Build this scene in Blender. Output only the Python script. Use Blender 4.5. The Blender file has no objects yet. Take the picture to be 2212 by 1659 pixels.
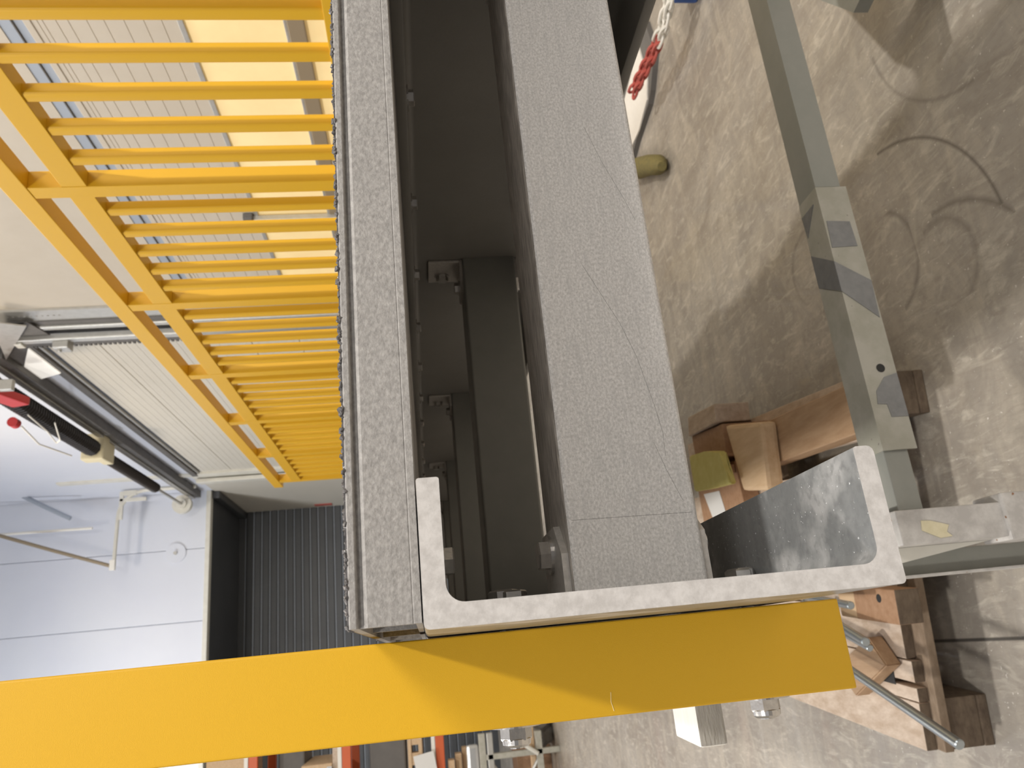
import bpy, bmesh, math, random
from mathutils import Vector, Matrix
random.seed(7)
PI = math.pi
S = bpy.context.scene
COL = S.collection

# ------------------------------------------------------------------ camera
cam_d = bpy.data.cameras.new('camera')
cam = bpy.data.objects.new('camera', cam_d)
COL.objects.link(cam)
cam_d.sensor_fit = 'HORIZONTAL'
cam_d.sensor_width = 36.0
cam_d.lens = 27.2106
cam_d.clip_start = 0.01
cam_d.clip_end = 200
r0 = Vector((-0.09602838, -0.09889691, -0.99045341))   # image right (the phone was held on its side)
r1 = Vector((-0.94146543, 0.33206118, 0.05812245))     # image down
r2 = Vector((0.32314300, 0.93805905, -0.12499532))     # view direction
cam.matrix_world = Matrix(((r0[0], -r1[0], -r2[0], -0.010232), (r0[1], -r1[1], -r2[1], -0.313125),
                           (r0[2], -r1[2], -r2[2], -0.001774), (0, 0, 0, 1)))
cam_d.dof.use_dof = True
cam_d.dof.focus_distance = 0.42
cam_d.dof.aperture_fstop = 26.0
S.camera = cam

# ------------------------------------------------------------------ light
S.view_settings.view_transform = 'Standard'
S.view_settings.look = 'None'
S.view_settings.gamma = 1.0
S.view_settings.use_curve_mapping = False
S.view_settings.exposure = -0.10
w = bpy.data.worlds.new('hall_light'); S.world = w; w.use_nodes = True
# a dim hall all round, lighter towards the roof
_n = w.node_tree.nodes; _l = w.node_tree.links
_bg = _n['Background']; _bg.inputs[0].default_value = (0.92, 0.94, 1.0, 1)
_tc = _n.new('ShaderNodeTexCoord'); _sp = _n.new('ShaderNodeSeparateXYZ'); _mr = _n.new('ShaderNodeMapRange')
_mr.inputs[1].default_value = 0.0; _mr.inputs[2].default_value = 0.6; _mr.inputs[3].default_value = 0.10; _mr.inputs[4].default_value = 0.75
_l.new(_tc.outputs['Generated'], _sp.inputs[0]); _l.new(_sp.outputs[2], _mr.inputs[0]); _l.new(_mr.outputs[0], _bg.inputs[1])

def area(name, loc, target, sx, sy, power, color):
    d = bpy.data.lights.new(name, 'AREA'); d.shape = 'RECTANGLE'; d.size = sx; d.size_y = sy
    d.energy = power; d.color = color
    o = bpy.data.objects.new(name, d); COL.objects.link(o); o.location = loc
    o.rotation_euler = (Vector(target) - Vector(loc)).to_track_quat('-Z', 'Y').to_euler()
    return o
WARM = (1.0, 0.86, 0.68); NEUT = (1.0, 0.95, 0.88)
area('overhead_area_light', (-2.6, 2.6, 4.6), (0.2, 2.2, 0), 0.4, 0.4, 215, NEUT)
area('overhead_area_light', (-2.4, -2.6, 4.6), (0.0, 0.4, 0), 0.4, 0.4, 165, NEUT)  # added front-left fill for the post, no known lamp there
area('overhead_area_light', (1.9, -2.8, 5.2), (0.2, 0.5, 0), 0.22, 0.22, 280, NEUT)
area('overhead_area_light', (0.6, 8.0, 6.4), (0.6, 8.0, 0), 0.8, 0.8, 150, WARM)
area('overhead_area_light', (-3.5, 9.5, 6.2), (-2.0, 12.0, 2.0), 0.8, 0.8, 330, (0.93, 0.96, 1.0))
area('gate_daylight', (2.4, -3.4, 2.2), (0.0, 0.3, 0.0), 0.9, 0.9, 78, (1.0, 0.95, 0.88))

# ------------------------------------------------------------------ materials
def mat(name, base, rough=0.6, metal=0.0, var=None, scale=20.0, bump=0.0, bscale=None, stretch=(1, 1, 1), detail=6.0,
        spec=0.5, contrast=(0.3, 0.7), speck=None, emit=None):
    m = bpy.data.materials.new(name); m.use_nodes = True
    nt = m.node_tree; N = nt.nodes; L = nt.links
    b = N['Principled BSDF']
    b.inputs['Base Color'].default_value = (*base, 1)
    b.inputs['Roughness'].default_value = rough
    b.inputs['Metallic'].default_value = metal
    b.inputs['Specular IOR Level'].default_value = spec
    tc = N.new('ShaderNodeTexCoord'); mp = N.new('ShaderNodeMapping')
    mp.inputs['Scale'].default_value = stretch
    L.new(tc.outputs['Object'], mp.inputs['Vector'])
    cur = None
    if var is not None:
        n = N.new('ShaderNodeTexNoise'); n.inputs['Scale'].default_value = scale; n.inputs['Detail'].default_value = detail
        n.inputs['Roughness'].default_value = 0.65
        L.new(mp.outputs['Vector'], n.inputs['Vector'])
        r = N.new('ShaderNodeValToRGB')
        r.color_ramp.elements[0].position = contrast[0]; r.color_ramp.elements[1].position = contrast[1]
        r.color_ramp.elements[0].color = (*base, 1); r.color_ramp.elements[1].color = (*var, 1)
        L.new(n.outputs['Fac'], r.inputs['Fac']); cur = r.outputs['Color']
    if speck is not None:
        n = N.new('ShaderNodeTexNoise'); n.inputs['Scale'].default_value = speck[0]; n.inputs['Detail'].default_value = 2
        L.new(mp.outputs['Vector'], n.inputs['Vector'])
        r = N.new('ShaderNodeValToRGB'); r.color_ramp.elements[0].position = speck[1]; r.color_ramp.elements[1].position = speck[1] + 0.03
        L.new(n.outputs['Fac'], r.inputs['Fac'])
        mx = N.new('ShaderNodeMix'); mx.data_type = 'RGBA'
        L.new(r.outputs['Color'], mx.inputs[0])
        if cur: L.new(cur, mx.inputs[6])
        else: mx.inputs[6].default_value = (*base, 1)
        mx.inputs[7].default_value = (*speck[2], 1)
        cur = mx.outputs[2]
    if cur: L.new(cur, b.inputs['Base Color'])
    if bump:
        n = N.new('ShaderNodeTexNoise'); n.inputs['Scale'].default_value = bscale or scale; n.inputs['Detail'].default_value = 4
        L.new(mp.outputs['Vector'], n.inputs['Vector'])
        bp = N.new('ShaderNodeBump'); bp.inputs['Strength'].default_value = bump; bp.inputs['Distance'].default_value = 0.001
        L.new(n.outputs['Fac'], bp.inputs['Height']); L.new(bp.outputs['Normal'], b.inputs['Normal'])
    if emit:
        b.inputs['Emission Color'].default_value = (*emit[0], 1); b.inputs['Emission Strength'].default_value = emit[1]
    return m

def add_streaks(m, scale, axis_scale, col, lo=0.55, hi=0.75, fac=0.6):
    """a second, stretched noise layered over the base colour"""
    nt = m.node_tree; N = nt.nodes; L = nt.links; b = N['Principled BSDF']
    tc = N.new('ShaderNodeTexCoord'); mp = N.new('ShaderNodeMapping'); mp.inputs['Scale'].default_value = axis_scale
    n = N.new('ShaderNodeTexNoise'); n.inputs['Scale'].default_value = scale; n.inputs['Detail'].default_value = 8
    r = N.new('ShaderNodeMapRange'); r.inputs[1].default_value = lo; r.inputs[2].default_value = hi; r.inputs[4].default_value = fac
    L.new(tc.outputs['Object'], mp.inputs['Vector']); L.new(mp.outputs['Vector'], n.inputs['Vector']); L.new(n.outputs['Fac'], r.inputs[0])
    mx = N.new('ShaderNodeMix'); mx.data_type = 'RGBA'; L.new(r.outputs[0], mx.inputs[0])
    if b.inputs['Base Color'].links: L.new(b.inputs['Base Color'].links[0].from_socket, mx.inputs[6])
    else: mx.inputs[6].default_value = b.inputs['Base Color'].default_value
    mx.inputs[7].default_value = (*col, 1)
    L.new(mx.outputs[2], b.inputs['Base Color'])
    return m

M = {}
M['yellow'] = mat('yellow_powder_coat', (0.70, 0.40, 0.016), 0.42, bump=0.12, bscale=2200, spec=0.45)
M['grp_cut'] = mat('sawn_profile_face', (0.455, 0.435, 0.42), 0.75, var=(0.56, 0.54, 0.525), scale=150, bump=0.15, bscale=500, contrast=(0.40, 0.60))
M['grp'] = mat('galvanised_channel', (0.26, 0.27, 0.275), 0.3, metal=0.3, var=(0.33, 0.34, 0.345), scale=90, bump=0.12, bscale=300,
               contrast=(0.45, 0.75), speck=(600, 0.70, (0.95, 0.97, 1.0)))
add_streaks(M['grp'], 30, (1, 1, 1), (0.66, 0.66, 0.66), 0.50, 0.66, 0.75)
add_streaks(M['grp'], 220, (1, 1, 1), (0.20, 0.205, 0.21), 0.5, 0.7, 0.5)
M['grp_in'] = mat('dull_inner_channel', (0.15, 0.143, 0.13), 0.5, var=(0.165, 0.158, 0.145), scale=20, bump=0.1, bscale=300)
M['deck'] = mat('grey_deck_profile', (0.235, 0.225, 0.215), 0.6, var=(0.36, 0.345, 0.33), scale=420, bump=0.35, bscale=700, contrast=(0.35, 0.65), stretch=(0.8, 1, 1))
M['grit'] = mat('dark_anti_slip_grit', (0.05, 0.048, 0.048), 0.5, var=(0.14, 0.13, 0.13), scale=300, speck=(500, 0.68, (0.6, 0.6, 0.6)), bump=0.8, bscale=300)
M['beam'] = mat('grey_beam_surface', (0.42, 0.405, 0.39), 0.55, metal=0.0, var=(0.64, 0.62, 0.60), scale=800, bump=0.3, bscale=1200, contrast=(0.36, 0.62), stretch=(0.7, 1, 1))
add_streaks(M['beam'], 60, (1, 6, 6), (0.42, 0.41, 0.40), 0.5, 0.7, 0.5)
M['beam_in'] = mat('smooth_beam_shaded', (0.155, 0.155, 0.14), 0.45, var=(0.175, 0.172, 0.157), scale=30, bump=0.05, bscale=300)  # smooth finish, its tone darkened for the shade under the deck
M['beam_top'] = mat('scuffed_beam_skin', (0.20, 0.18, 0.16), 0.4, var=(0.52, 0.48, 0.43), scale=60, bump=0.2, bscale=300, stretch=(1, 6, 6), contrast=(0.4, 0.75))
M['steel'] = mat('bolt_steel', (0.62, 0.60, 0.57), 0.28, metal=0.9, var=(0.5, 0.48, 0.46), scale=200, bump=0.1, bscale=700)
M['bracket'] = mat('bracket_steel', (0.42, 0.40, 0.37), 0.4, metal=0.5, var=(0.56, 0.53, 0.5), scale=300, bump=0.15)
M['galv'] = mat('galvanised_track', (0.44, 0.43, 0.40), 0.4, metal=0.5, var=(0.52, 0.51, 0.48), scale=20)
M['track_dark'] = mat('shadow_grey_seal', (0.10, 0.095, 0.09), 0.6, var=(0.15, 0.14, 0.13), scale=15)
M['door_beige'] = mat('beige_door_skin', (0.56, 0.50, 0.41), 0.5, var=(0.60, 0.54, 0.45), scale=3)
M['glow_panel'] = mat('backlit_yellow_glazing', (0.80, 0.62, 0.32), 0.5, var=(0.92, 0.76, 0.42), scale=2.0, emit=((1.0, 0.70, 0.30), 0.25))
M['alu_blue'] = mat('blue_grey_aluminium_strip', (0.36, 0.40, 0.46), 0.45, metal=0.2)
M['bronze'] = mat('brown_grey_rail', (0.30, 0.24, 0.16), 0.5, metal=0.2)
M['panel_white'] = mat('white_sandwich_panel', (0.66, 0.69, 0.78), 0.4, var=(0.70, 0.73, 0.80), scale=0.8)
M['panel_beige'] = mat('pale_beige_wall_panel', (0.60, 0.57, 0.50), 0.5, var=(0.64, 0.61, 0.54), scale=1.0)
M['dark_wall'] = mat('anthracite_ribbed_sheet', (0.052, 0.056, 0.062), 0.4, var=(0.07, 0.075, 0.082), scale=1.5)
M['spring'] = mat('black_torsion_spring', (0.035, 0.03, 0.028), 0.45, metal=0.5)
M['red'] = mat('red_motor_housing', (0.55, 0.03, 0.03), 0.4)
M['white_pl'] = mat('white_plastic', (0.82, 0.80, 0.74), 0.4)
M['white_st'] = mat('white_painted_steel', (0.72, 0.71, 0.64), 0.4, var=(0.62, 0.6, 0.54), scale=8)
M['wood'] = mat('pale_pine', (0.56, 0.38, 0.22), 0.65, var=(0.68, 0.50, 0.32), scale=14, stretch=(4, 0.6, 4), bump=0.2, bscale=60)
M['wood_red'] = mat('reddish_end_grain', (0.33, 0.18, 0.095), 0.65, var=(0.43, 0.26, 0.155), scale=60, bump=0.2)
M['wood_brown'] = mat('brown_plank', (0.33, 0.20, 0.11), 0.6, var=(0.46, 0.31, 0.19), scale=10, stretch=(6, 0.8, 6), bump=0.2, bscale=50)
M['wood_old'] = mat('weathered_pallet_wood', (0.46, 0.35, 0.26), 0.75, var=(0.66, 0.55, 0.45), scale=25, stretch=(2, 0.8, 2), bump=0.4, bscale=80, contrast=(0.35, 0.7))
M['wood_dark'] = mat('dirty_block_and_end_shade', (0.09, 0.062, 0.042), 0.8, var=(0.19, 0.14, 0.095), scale=30, stretch=(1, 1, 2), bump=0.4)  # pallet blocks; also paints the shade on camera-facing timber ends
M['wood_mid'] = mat('mid_brown_board', (0.20, 0.14, 0.09), 0.8, var=(0.32, 0.24, 0.17), scale=30, stretch=(1, 2, 2), bump=0.3)  # darker brown than the top boards, used on the cross boards
M['paintgrey'] = mat('grey_painted_steel', (0.27, 0.28, 0.25), 0.5, var=(0.32, 0.32, 0.29), scale=15)
M['paintgreen'] = mat('grey_green_paint', (0.37, 0.36, 0.30), 0.5, var=(0.44, 0.425, 0.37), scale=22, contrast=(0.4, 0.6), speck=(90, 0.72, (0.22, 0.2, 0.18)))
M['paintlight'] = mat('scuffed_light_grey_paint', (0.42, 0.40, 0.38), 0.55, var=(0.60, 0.58, 0.55), scale=35, bump=0.3, contrast=(0.4, 0.7), speck=(60, 0.70, (0.25, 0.12, 0.06)))
M['tape'] = mat('silver_duct_tape', (0.20, 0.205, 0.21), 0.38, metal=0.25, var=(0.26, 0.265, 0.27), scale=60, bump=0.6, bscale=90)
M['mask_tape'] = mat('masking_tape_scrap', (0.60, 0.54, 0.36), 0.6, var=(0.68, 0.62, 0.44), scale=100)
M['rod'] = mat('zinc_plated_rod', (0.42, 0.46, 0.48), 0.3, metal=0.75)
M['foam'] = mat('yellow_green_foam', (0.56, 0.49, 0.15), 0.8, var=(0.64, 0.58, 0.22), scale=40, bump=0.6)
M['olive'] = mat('olive_cloth', (0.24, 0.20, 0.07), 0.8, var=(0.16, 0.14, 0.06), scale=60, bump=0.6)
M['wrap'] = mat('white_wrapped_timber', (0.80, 0.76, 0.69), 0.55, var=(0.88, 0.85, 0.79), scale=40, stretch=(1, 4, 4), bump=0.4, bscale=60)
M['endwood'] = mat('sawn_timber_side', (0.30, 0.28, 0.25), 0.7, var=(0.42, 0.40, 0.36), scale=60, stretch=(1, 1, 6), bump=0.8, bscale=120)
M['orange'] = mat('orange_rack_beam', (0.62, 0.12, 0.035), 0.45)
M['paper'] = mat('white_paper', (0.75, 0.74, 0.72), 0.7)
M['black'] = mat('black_rubber', (0.02, 0.02, 0.02), 0.6)
M['chain_red'] = mat('red_chain_plastic', (0.50, 0.10, 0.08), 0.45)
M['blue'] = mat('blue_plastic', (0.06, 0.15, 0.48), 0.4)
M['cover'] = mat('dark_grey_cover', (0.12, 0.115, 0.11), 0.6, var=(0.16, 0.15, 0.14), scale=5)
M['foil'] = mat('clear_stretch_foil', (0.65, 0.66, 0.66), 0.2, metal=0.5, bump=1.0, bscale=40)

# concrete floor: dusty mottling, drag scuffs and curved marks
def concrete():
    m = bpy.data.materials.new('dusty_concrete'); m.use_nodes = True
    nt = m.node_tree; N = nt.nodes; L = nt.links; b = N['Principled BSDF']
    b.inputs['Roughness'].default_value = 0.5
    tc = N.new('ShaderNodeTexCoord')
    def noise(scale, st=(1, 1, 1), rot=0, det=10, dist=0.0, ro=0.65):
        mp = N.new('ShaderNodeMapping'); mp.inputs['Scale'].default_value = st; mp.inputs['Rotation'].default_value = (0, 0, rot)
        n = N.new('ShaderNodeTexNoise'); n.inputs['Scale'].default_value = scale; n.inputs['Detail'].default_value = det
        n.inputs['Roughness'].default_value = ro; n.inputs['Distortion'].default_value = dist
        L.new(tc.outputs['Object'], mp.inputs['Vector']); L.new(mp.outputs['Vector'], n.inputs['Vector']); return n.outputs['Fac']
    def rng(s, a, c, hi=1.0):
        r = N.new('ShaderNodeMapRange'); r.inputs[1].default_value = a; r.inputs[2].default_value = c; r.inputs[4].default_value = hi
        L.new(s, r.inputs[0]); return r.outputs[0]
    def mix(fac, a, col):
        x = N.new('ShaderNodeMix'); x.data_type = 'RGBA'; L.new(fac, x.inputs[0])
        if isinstance(a, tuple): x.inputs[6].default_value = (*a, 1)
        else: L.new(a, x.inputs[6])
        x.inputs[7].default_value = (*col, 1); return x.outputs[2]
    c = mix(rng(noise(1.6, det=6), 0.35, 0.65), (0.31, 0.275, 0.232), (0.395, 0.36, 0.315))
    c = mix(rng(noise(3.2, (1, 2.2, 1), 0.5, dist=1.2), 0.45, 0.70, 0.7), c, (0.56, 0.50, 0.41))
    c = mix(rng(noise(2.4, (2.5, 1, 1), 0.9, dist=0.8), 0.50, 0.70, 0.6), c, (0.22, 0.185, 0.15))
    c = mix(rng(noise(8, (3, 1, 1), 0.7, dist=1.5), 0.52, 0.68, 0.6), c, (0.66, 0.61, 0.52))
    c = mix(rng(noise(20, (4, 1, 1), 0.9, dist=1.0), 0.5, 0.7, 0.4), c, (0.24, 0.20, 0.165))
    c = mix(rng(noise(110, det=2), 0.70, 0.73, 0.9), c, (0.75, 0.71, 0.65))
    c = mix(rng(noise(40, det=4), 0.3, 0.7, 0.2), c, (0.16, 0.15, 0.14))
    # drag arcs left in the dust
    sep = N.new('ShaderNodeSeparateXYZ'); L.new(tc.outputs['Object'], sep.inputs[0])
    def ma(op, a, bb=None, cc=None):
        n = N.new('ShaderNodeMath'); n.operation = op
        for i, v in enumerate((a, bb, cc)):
            if v is None: continue
            if isinstance(v, (int, float)): n.inputs[i].default_value = v
            else: L.new(v, n.inputs[i])
        return n.outputs[0]
    def circ(p, q, r):
        ax, ay = p; bx, by = q; cx, cy = r
        d = 2 * (ax * (by - cy) + bx * (cy - ay) + cx * (ay - by))
        ux = ((ax * ax + ay * ay) * (by - cy) + (bx * bx + by * by) * (cy - ay) + (cx * cx + cy * cy) * (ay - by)) / d
        uy = ((ax * ax + ay * ay) * (cx - bx) + (bx * bx + by * by) * (ax - cx) + (cx * cx + cy * cy) * (bx - ax)) / d
        return ux, uy, math.hypot(ax - ux, ay - uy)
    for (a3, b3, c3, wd, st) in (((1.037, 1.171), (0.92, 0.97), (0.722, 0.885), 0.007, 0.8), ((0.656, 1.226), (0.72, 1.155), (0.882, 1.191), 0.012, 0.5),
                                 ((0.80, 1.06), (0.757, 0.938), (0.69, 0.87), 0.011, 0.6), ((1.05, 1.55), (0.97, 1.68), (0.86, 1.50), 0.012, 0.35),
                                 ((0.60, 1.02), (0.70, 0.98), (0.78, 1.10), 0.014, 0.4), ((1.25, 1.10), (1.05, 1.0), (0.98, 0.86), 0.008, 0.4)):
        cx, cy, rad = circ(a3, b3, c3)
        xs_ = [a3[0], b3[0], c3[0]]; ys_ = [a3[1], b3[1], c3[1]]
        dx = ma('SUBTRACT', sep.outputs[0], cx); dy = ma('SUBTRACT', sep.outputs[1], cy)
        d = ma('SQRT', ma('ADD', ma('MULTIPLY', dx, dx), ma('MULTIPLY', dy, dy)))
        f = rng(ma('ABSOLUTE', ma('SUBTRACT', d, rad)), wd, 0.0, st)
        for op, o_, v in (('GREATER_THAN', 0, min(xs_) - .01), ('LESS_THAN', 0, max(xs_) + .01), ('GREATER_THAN', 1, min(ys_) - .01), ('LESS_THAN', 1, max(ys_) + .01)):
            f = ma('MULTIPLY', f, ma(op, sep.outputs[o_], v))
        c = mix(f, c, (0.10, 0.085, 0.07))
    # saw-cut joint
    a = ma('ABSOLUTE', ma('ADD', sep.outputs[0], 0.085))
    c = mix(rng(a, 0.005, 0.002, 0.9), c, (0.05, 0.045, 0.04))
    L.new(c, b.inputs['Base Color'])
    bp = N.new('ShaderNodeBump'); bp.inputs['Strength'].default_value = 0.3; bp.inputs['Distance'].default_value = 0.003
    L.new(noise(60), bp.inputs['Height']); L.new(bp.outputs['Normal'], b.inputs['Normal'])
    L.new(rng(noise(6), 0.3, 0.7, 0.3), b.inputs['Coat Weight'])
    return m
M['floor'] = concrete()

# ------------------------------------------------------------------ mesh helpers
def obj(name, bm, mats, parent=None, smooth=False):
    bmesh.ops.recalc_face_normals(bm, faces=bm.faces[:])
    me = bpy.data.meshes.new(name); bm.to_mesh(me); bm.free()
    for m in (mats if isinstance(mats, (list, tuple)) else [mats]):
        me.materials.append(M[m])
    if smooth:
        for p in me.polygons: p.use_smooth = True
        try: me.set_sharp_from_angle(angle=math.radians(35))
        except Exception: pass
    o = bpy.data.objects.new(name, me); COL.objects.link(o)
    if parent:
        o.parent = parent
        o.matrix_parent_inverse = parent.matrix_basis.inverted()
    return o
def tag(o, label, cat, group=None, kind=None):
    o['label'] = label; o['category'] = cat
    if group: o['group'] = group
    if kind: o['kind'] = kind
    return o
def thing(name, label, cat, loc=(0, 0, 0), group=None):
    o = bpy.data.objects.new(name, None); COL.objects.link(o); o.location = loc; o.empty_display_size = 0.05
    return tag(o, label, cat, group)
def struct(name, bm, m):
    o = obj(name, bm, m); o['kind'] = 'structure'; return o
def dup(root, off):
    r = root.copy(); COL.objects.link(r); r.location = root.location + Vector(off)
    for ch in list(root.children):
        c = ch.copy(); COL.objects.link(c); c.parent = r
        for g in list(ch.children):
            d = g.copy(); COL.objects.link(d); d.parent = c
    return r
def box(bm, lo, hi, bev=0.0, rot=None, piv=None, mi=0, seg=2):
    lo = Vector(lo); hi = Vector(hi)
    g = bmesh.ops.create_cube(bm, size=1.0)
    vs = g['verts']; c = (lo + hi) / 2; s = hi - lo
    for v in vs: v.co = Vector((v.co.x * s.x, v.co.y * s.y, v.co.z * s.z)) + c
    if bev:
        es = list({e for v in vs for e in v.link_edges})
        r = bmesh.ops.bevel(bm, geom=es, offset=bev, segments=seg, affect='EDGES', profile=0.6)
        vs = list({v for f in r['faces'] for v in f.verts} | {v for v in vs if v.is_valid})
    if rot is not None:
        p = Vector(piv) if piv else c
        for v in vs: v.co = rot @ (v.co - p) + p
    if mi:
        for f in {f for v in vs for f in v.link_faces}: f.material_index = mi
    return vs
def B(lo, hi, bev=0.0, rot=None, piv=None):
    bm = bmesh.new(); box(bm, lo, hi, bev, rot, piv); return bm
def RZ(d): return Matrix.Rotation(math.radians(d), 3, 'Z')
def frame(p, q):
    d = (Vector(q) - Vector(p)).normalized()
    u = d.orthogonal().normalized(); return d, u, d.cross(u)
def tube(bm, pts, r, n=12, cap=True, radii=None):
    pts = [Vector(p) for p in pts]; rings = []
    u = None
    for i, p in enumerate(pts):
        if i == 0: d = pts[1] - p
        elif i == len(pts) - 1: d = p - pts[i - 1]
        else: d = pts[i + 1] - pts[i - 1]
        d.normalize()
        u = d.orthogonal().normalized() if u is None else (u - d * u.dot(d)).normalized()
        v = d.cross(u); rr = radii[i] if radii else r
        rings.append([bm.verts.new(p + (u * math.cos(2 * PI * k / n) + v * math.sin(2 * PI * k / n)) * rr) for k in range(n)])
    for a, b in zip(rings, rings[1:]):
        for k in range(n): bm.faces.new((a[k], a[(k + 1) % n], b[(k + 1) % n], b[k]))
    if cap: bm.faces.new(rings[0][::-1]); bm.faces.new(rings[-1])
def prism(bm, poly, axis, a, b, cap_mi=0, side_mi=0):
    """poly in the two axes other than 'axis' (order XY, XZ or YZ) swept from a to b"""
    def mk(p, t):
        if axis == 'Y': return Vector((p[0], t, p[1]))
        if axis == 'X': return Vector((t, p[0], p[1]))
        return Vector((p[0], p[1], t))
    A = [bm.verts.new(mk(p, a)) for p in poly]; C = [bm.verts.new(mk(p, b)) for p in poly]
    n = len(poly)
    for i in range(n):
        f = bm.faces.new((A[i], A[(i + 1) % n], C[(i + 1) % n], C[i])); f.material_index = side_mi
    f = bm.faces.new(A[::-1]); f.material_index = cap_mi
    f = bm.faces.new(C); f.material_index = cap_mi
def arc(cx, cy, r, a0, a1, n=6):
    return [(cx + r * math.cos(math.radians(a0 + (a1 - a0) * i / n)), cy + r * math.sin(math.radians(a0 + (a1 - a0) * i / n))) for i in range(n + 1)]
def hexa(bm, c, d, r, h, ch=0.12):
    """hexagon bolt head from c along unit direction d"""
    d = Vector(d).normalized(); u = Vector((0, 0, 1)) if abs(d.z) < 0.9 else Vector((0, 1, 0)); v = d.cross(u)
    c = Vector(c); rings = []
    for t, s in ((0, 1), (h * 0.86, 1), (h, 1 - ch)):
        rings.append([bm.verts.new(c + d * t + (u * math.cos(PI / 3 * k) + v * math.sin(PI / 3 * k)) * r * s) for k in range(6)])
    for a, b in zip(rings, rings[1:]):
        for k in range(6): bm.faces.new((a[k], a[(k + 1) % 6], b[(k + 1) % 6], b[k]))
    bm.faces.new(rings[0]); bm.faces.new(rings[-1])
def disc(bm, c, d, r, h, n=28):
    c = Vector(c); d = Vector(d).normalized(); tube(bm, [c, c + d * h], r, n)

# ------------------------------------------------------------------ the hall
FZ = -1.15
struct('floor', B((-9, -6, FZ - 0.1), (3.3, 15.4, FZ)), 'floor')
WX = 3.0
# right wall: the part above the doors, piers, part beyond the second door
struct('wall_right', B((WX, 6.0, 3.46), (WX + 0.2, 13.0, 8.0)), 'panel_white')
struct('wall_right_end', B((WX, 11.75, FZ), (WX + 0.2, 15.2, 3.459)), 'panel_beige')
bm = bmesh.new(); box(bm, (WX, -6, 1.845), (WX + 0.15, 5.85, 8.0)); struct('wall_right_front', bm, 'door_beige')

# first door (near): strip, ribbed panels, backlit lower panels
bm = bmesh.new()
yA, yB = -1.0, 5.85
prof = []
z = 1.02
prism(bm, [(WX, 1.02), (WX, 1.69), (WX + 0.1, 1.69), (WX + 0.1, 1.02)], 'Y', yA, yB)
for zc, hh in ((1.028, 0.068), (1.100, 0.078), (1.182, 0.086), (1.272, 0.086), (1.362, 0.074), (1.440, 0.080), (1.524, 0.050), (1.578, 0.056), (1.638, 0.020), (1.662, 0.026)):
    box(bm, (WX - 0.003, yA, zc), (WX + 0.002, yB, zc + hh), 0.0015)
d1 = struct('door_1', bm, 'door_beige')
obj('window_strip', B((WX + 0.005, yA, 1.725), (WX + 0.1, yB, 1.845)), 'alu_blue', d1)
bm = bmesh.new(); box(bm, (WX - 0.008, yA, 1.69), (WX + 0.1, yB, 1.725), 0.004); 
obj('top_rail', bm, 'door_beige', d1)
obj('strip_line', B((WX - 0.004, yA, 1.775), (WX + 0.01, yB, 1.781)), 'track_dark', d1)
bm = bmesh.new(); box(bm, (WX - 0.012, yA, 1.00), (WX + 0.1, yB, 1.028), 0.003)
obj('seam_rail', bm, 'galv', d1)
pn = obj('glazed_panel', B((WX, yA, 0.530), (WX + 0.1, yB, 1.00)), 'glow_panel', d1)
obj('seam_rail', B((WX - 0.012, yA, 0.516), (WX + 0.1, yB, 0.532), 0.003), 'galv', d1)
obj('middle_rail', B((WX - 0.02, yA, 0.43), (WX + 0.1, yB, 0.516), 0.006), 'bronze', d1)
obj('glazed_panel', B((WX, yA, -0.05), (WX + 0.1, yB, 0.43)), 'glow_panel', d1)
obj('bottom_panel', B((WX - 0.005, yA, FZ), (WX + 0.1, yB, -0.05)), 'door_beige', d1)
bm = bmesh.new(); box(bm, (WX - 0.05, 4.50, -0.4), (WX - 0.008, 4.585, 1.04), 0.006)
st = obj('door_stile', bm, 'galv', d1); obj('stile_cap', B((WX - 0.055, 4.47, 1.035), (WX - 0.005, 4.60, 1.10), 0.01), 'track_dark', st)

# vertical track between the doors
t = bmesh.new()
box(t, (WX - 0.02, 5.83, FZ), (WX + 0.05, 6.02, 6.5)); box(t, (WX - 0.05, 6.10, FZ), (WX + 0.02, 6.16, 6.5), 0.01); box(t, (WX - 0.10, 6.24, FZ), (WX - 0.04, 6.32, 6.5), 0.01)
for zz in [2.9 + i * 0.045 for i in range(10)]:
    disc(t, (WX - 0.024, 5.93, zz), (1, 0, 0), 0.009, 0.006, 8)
tr = struct('trim_1', t, 'galv')
obj('dark_strip', B((WX - 0.03, 6.32, FZ), (WX + 0.03, 6.53, 3.9)), 'track_dark', tr)  # dark colour stands in for the shadow beside the track
obj('dark_strip', B((WX - 0.03, 6.02, FZ), (WX + 0.03, 6.10, 6.5)), 'track_dark', tr)
bm = bmesh.new()
for i in range(42): box(bm, (WX - 0.034, 6.53, 2.0 + i * 0.042), (WX - 0.004, 6.568, 2.0 + i * 0.042 + 0.024), 0.004)
obj('perforated_edge', bm, 'track_dark', tr)
b2 = bmesh.new(); box(b2, (WX - 0.16, 6.28, 2.97), (WX - 0.02, 6.40, 3.10), 0.01); hexa(b2, (WX - 0.16, 6.34, 3.06), (-1, 0, 0), 0.02, 0.02)
obj('roller_carrier', b2, 'galv', tr)

# second door
bm = bmesh.new()
for i in range(10):
    z0 = -1.15 + i * 0.446
    box(bm, (WX + 0.01, 6.53, z0), (WX + 0.10, 11.75, z0 + 0.440), 0.006)
    for k in range(5):
        box(bm, (WX + 0.0085, 6.53, z0 + 0.05 + k * 0.082), (WX + 0.012, 11.75, z0 + 0.05 + k * 0.082 + 0.05), 0.003)
d2 = struct('door_2', bm, 'panel_beige')
obj('top_seal', B((WX - 0.04, 6.45, 3.37), (WX + 0.05, 11.8, 3.455), 0.01), 'track_dark', d2)
obj('top_fixture_strip', B((WX - 0.015, 6.50, 3.335), (WX + 0.02, 11.8, 3.365), 0.01), 'galv', d2)

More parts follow.
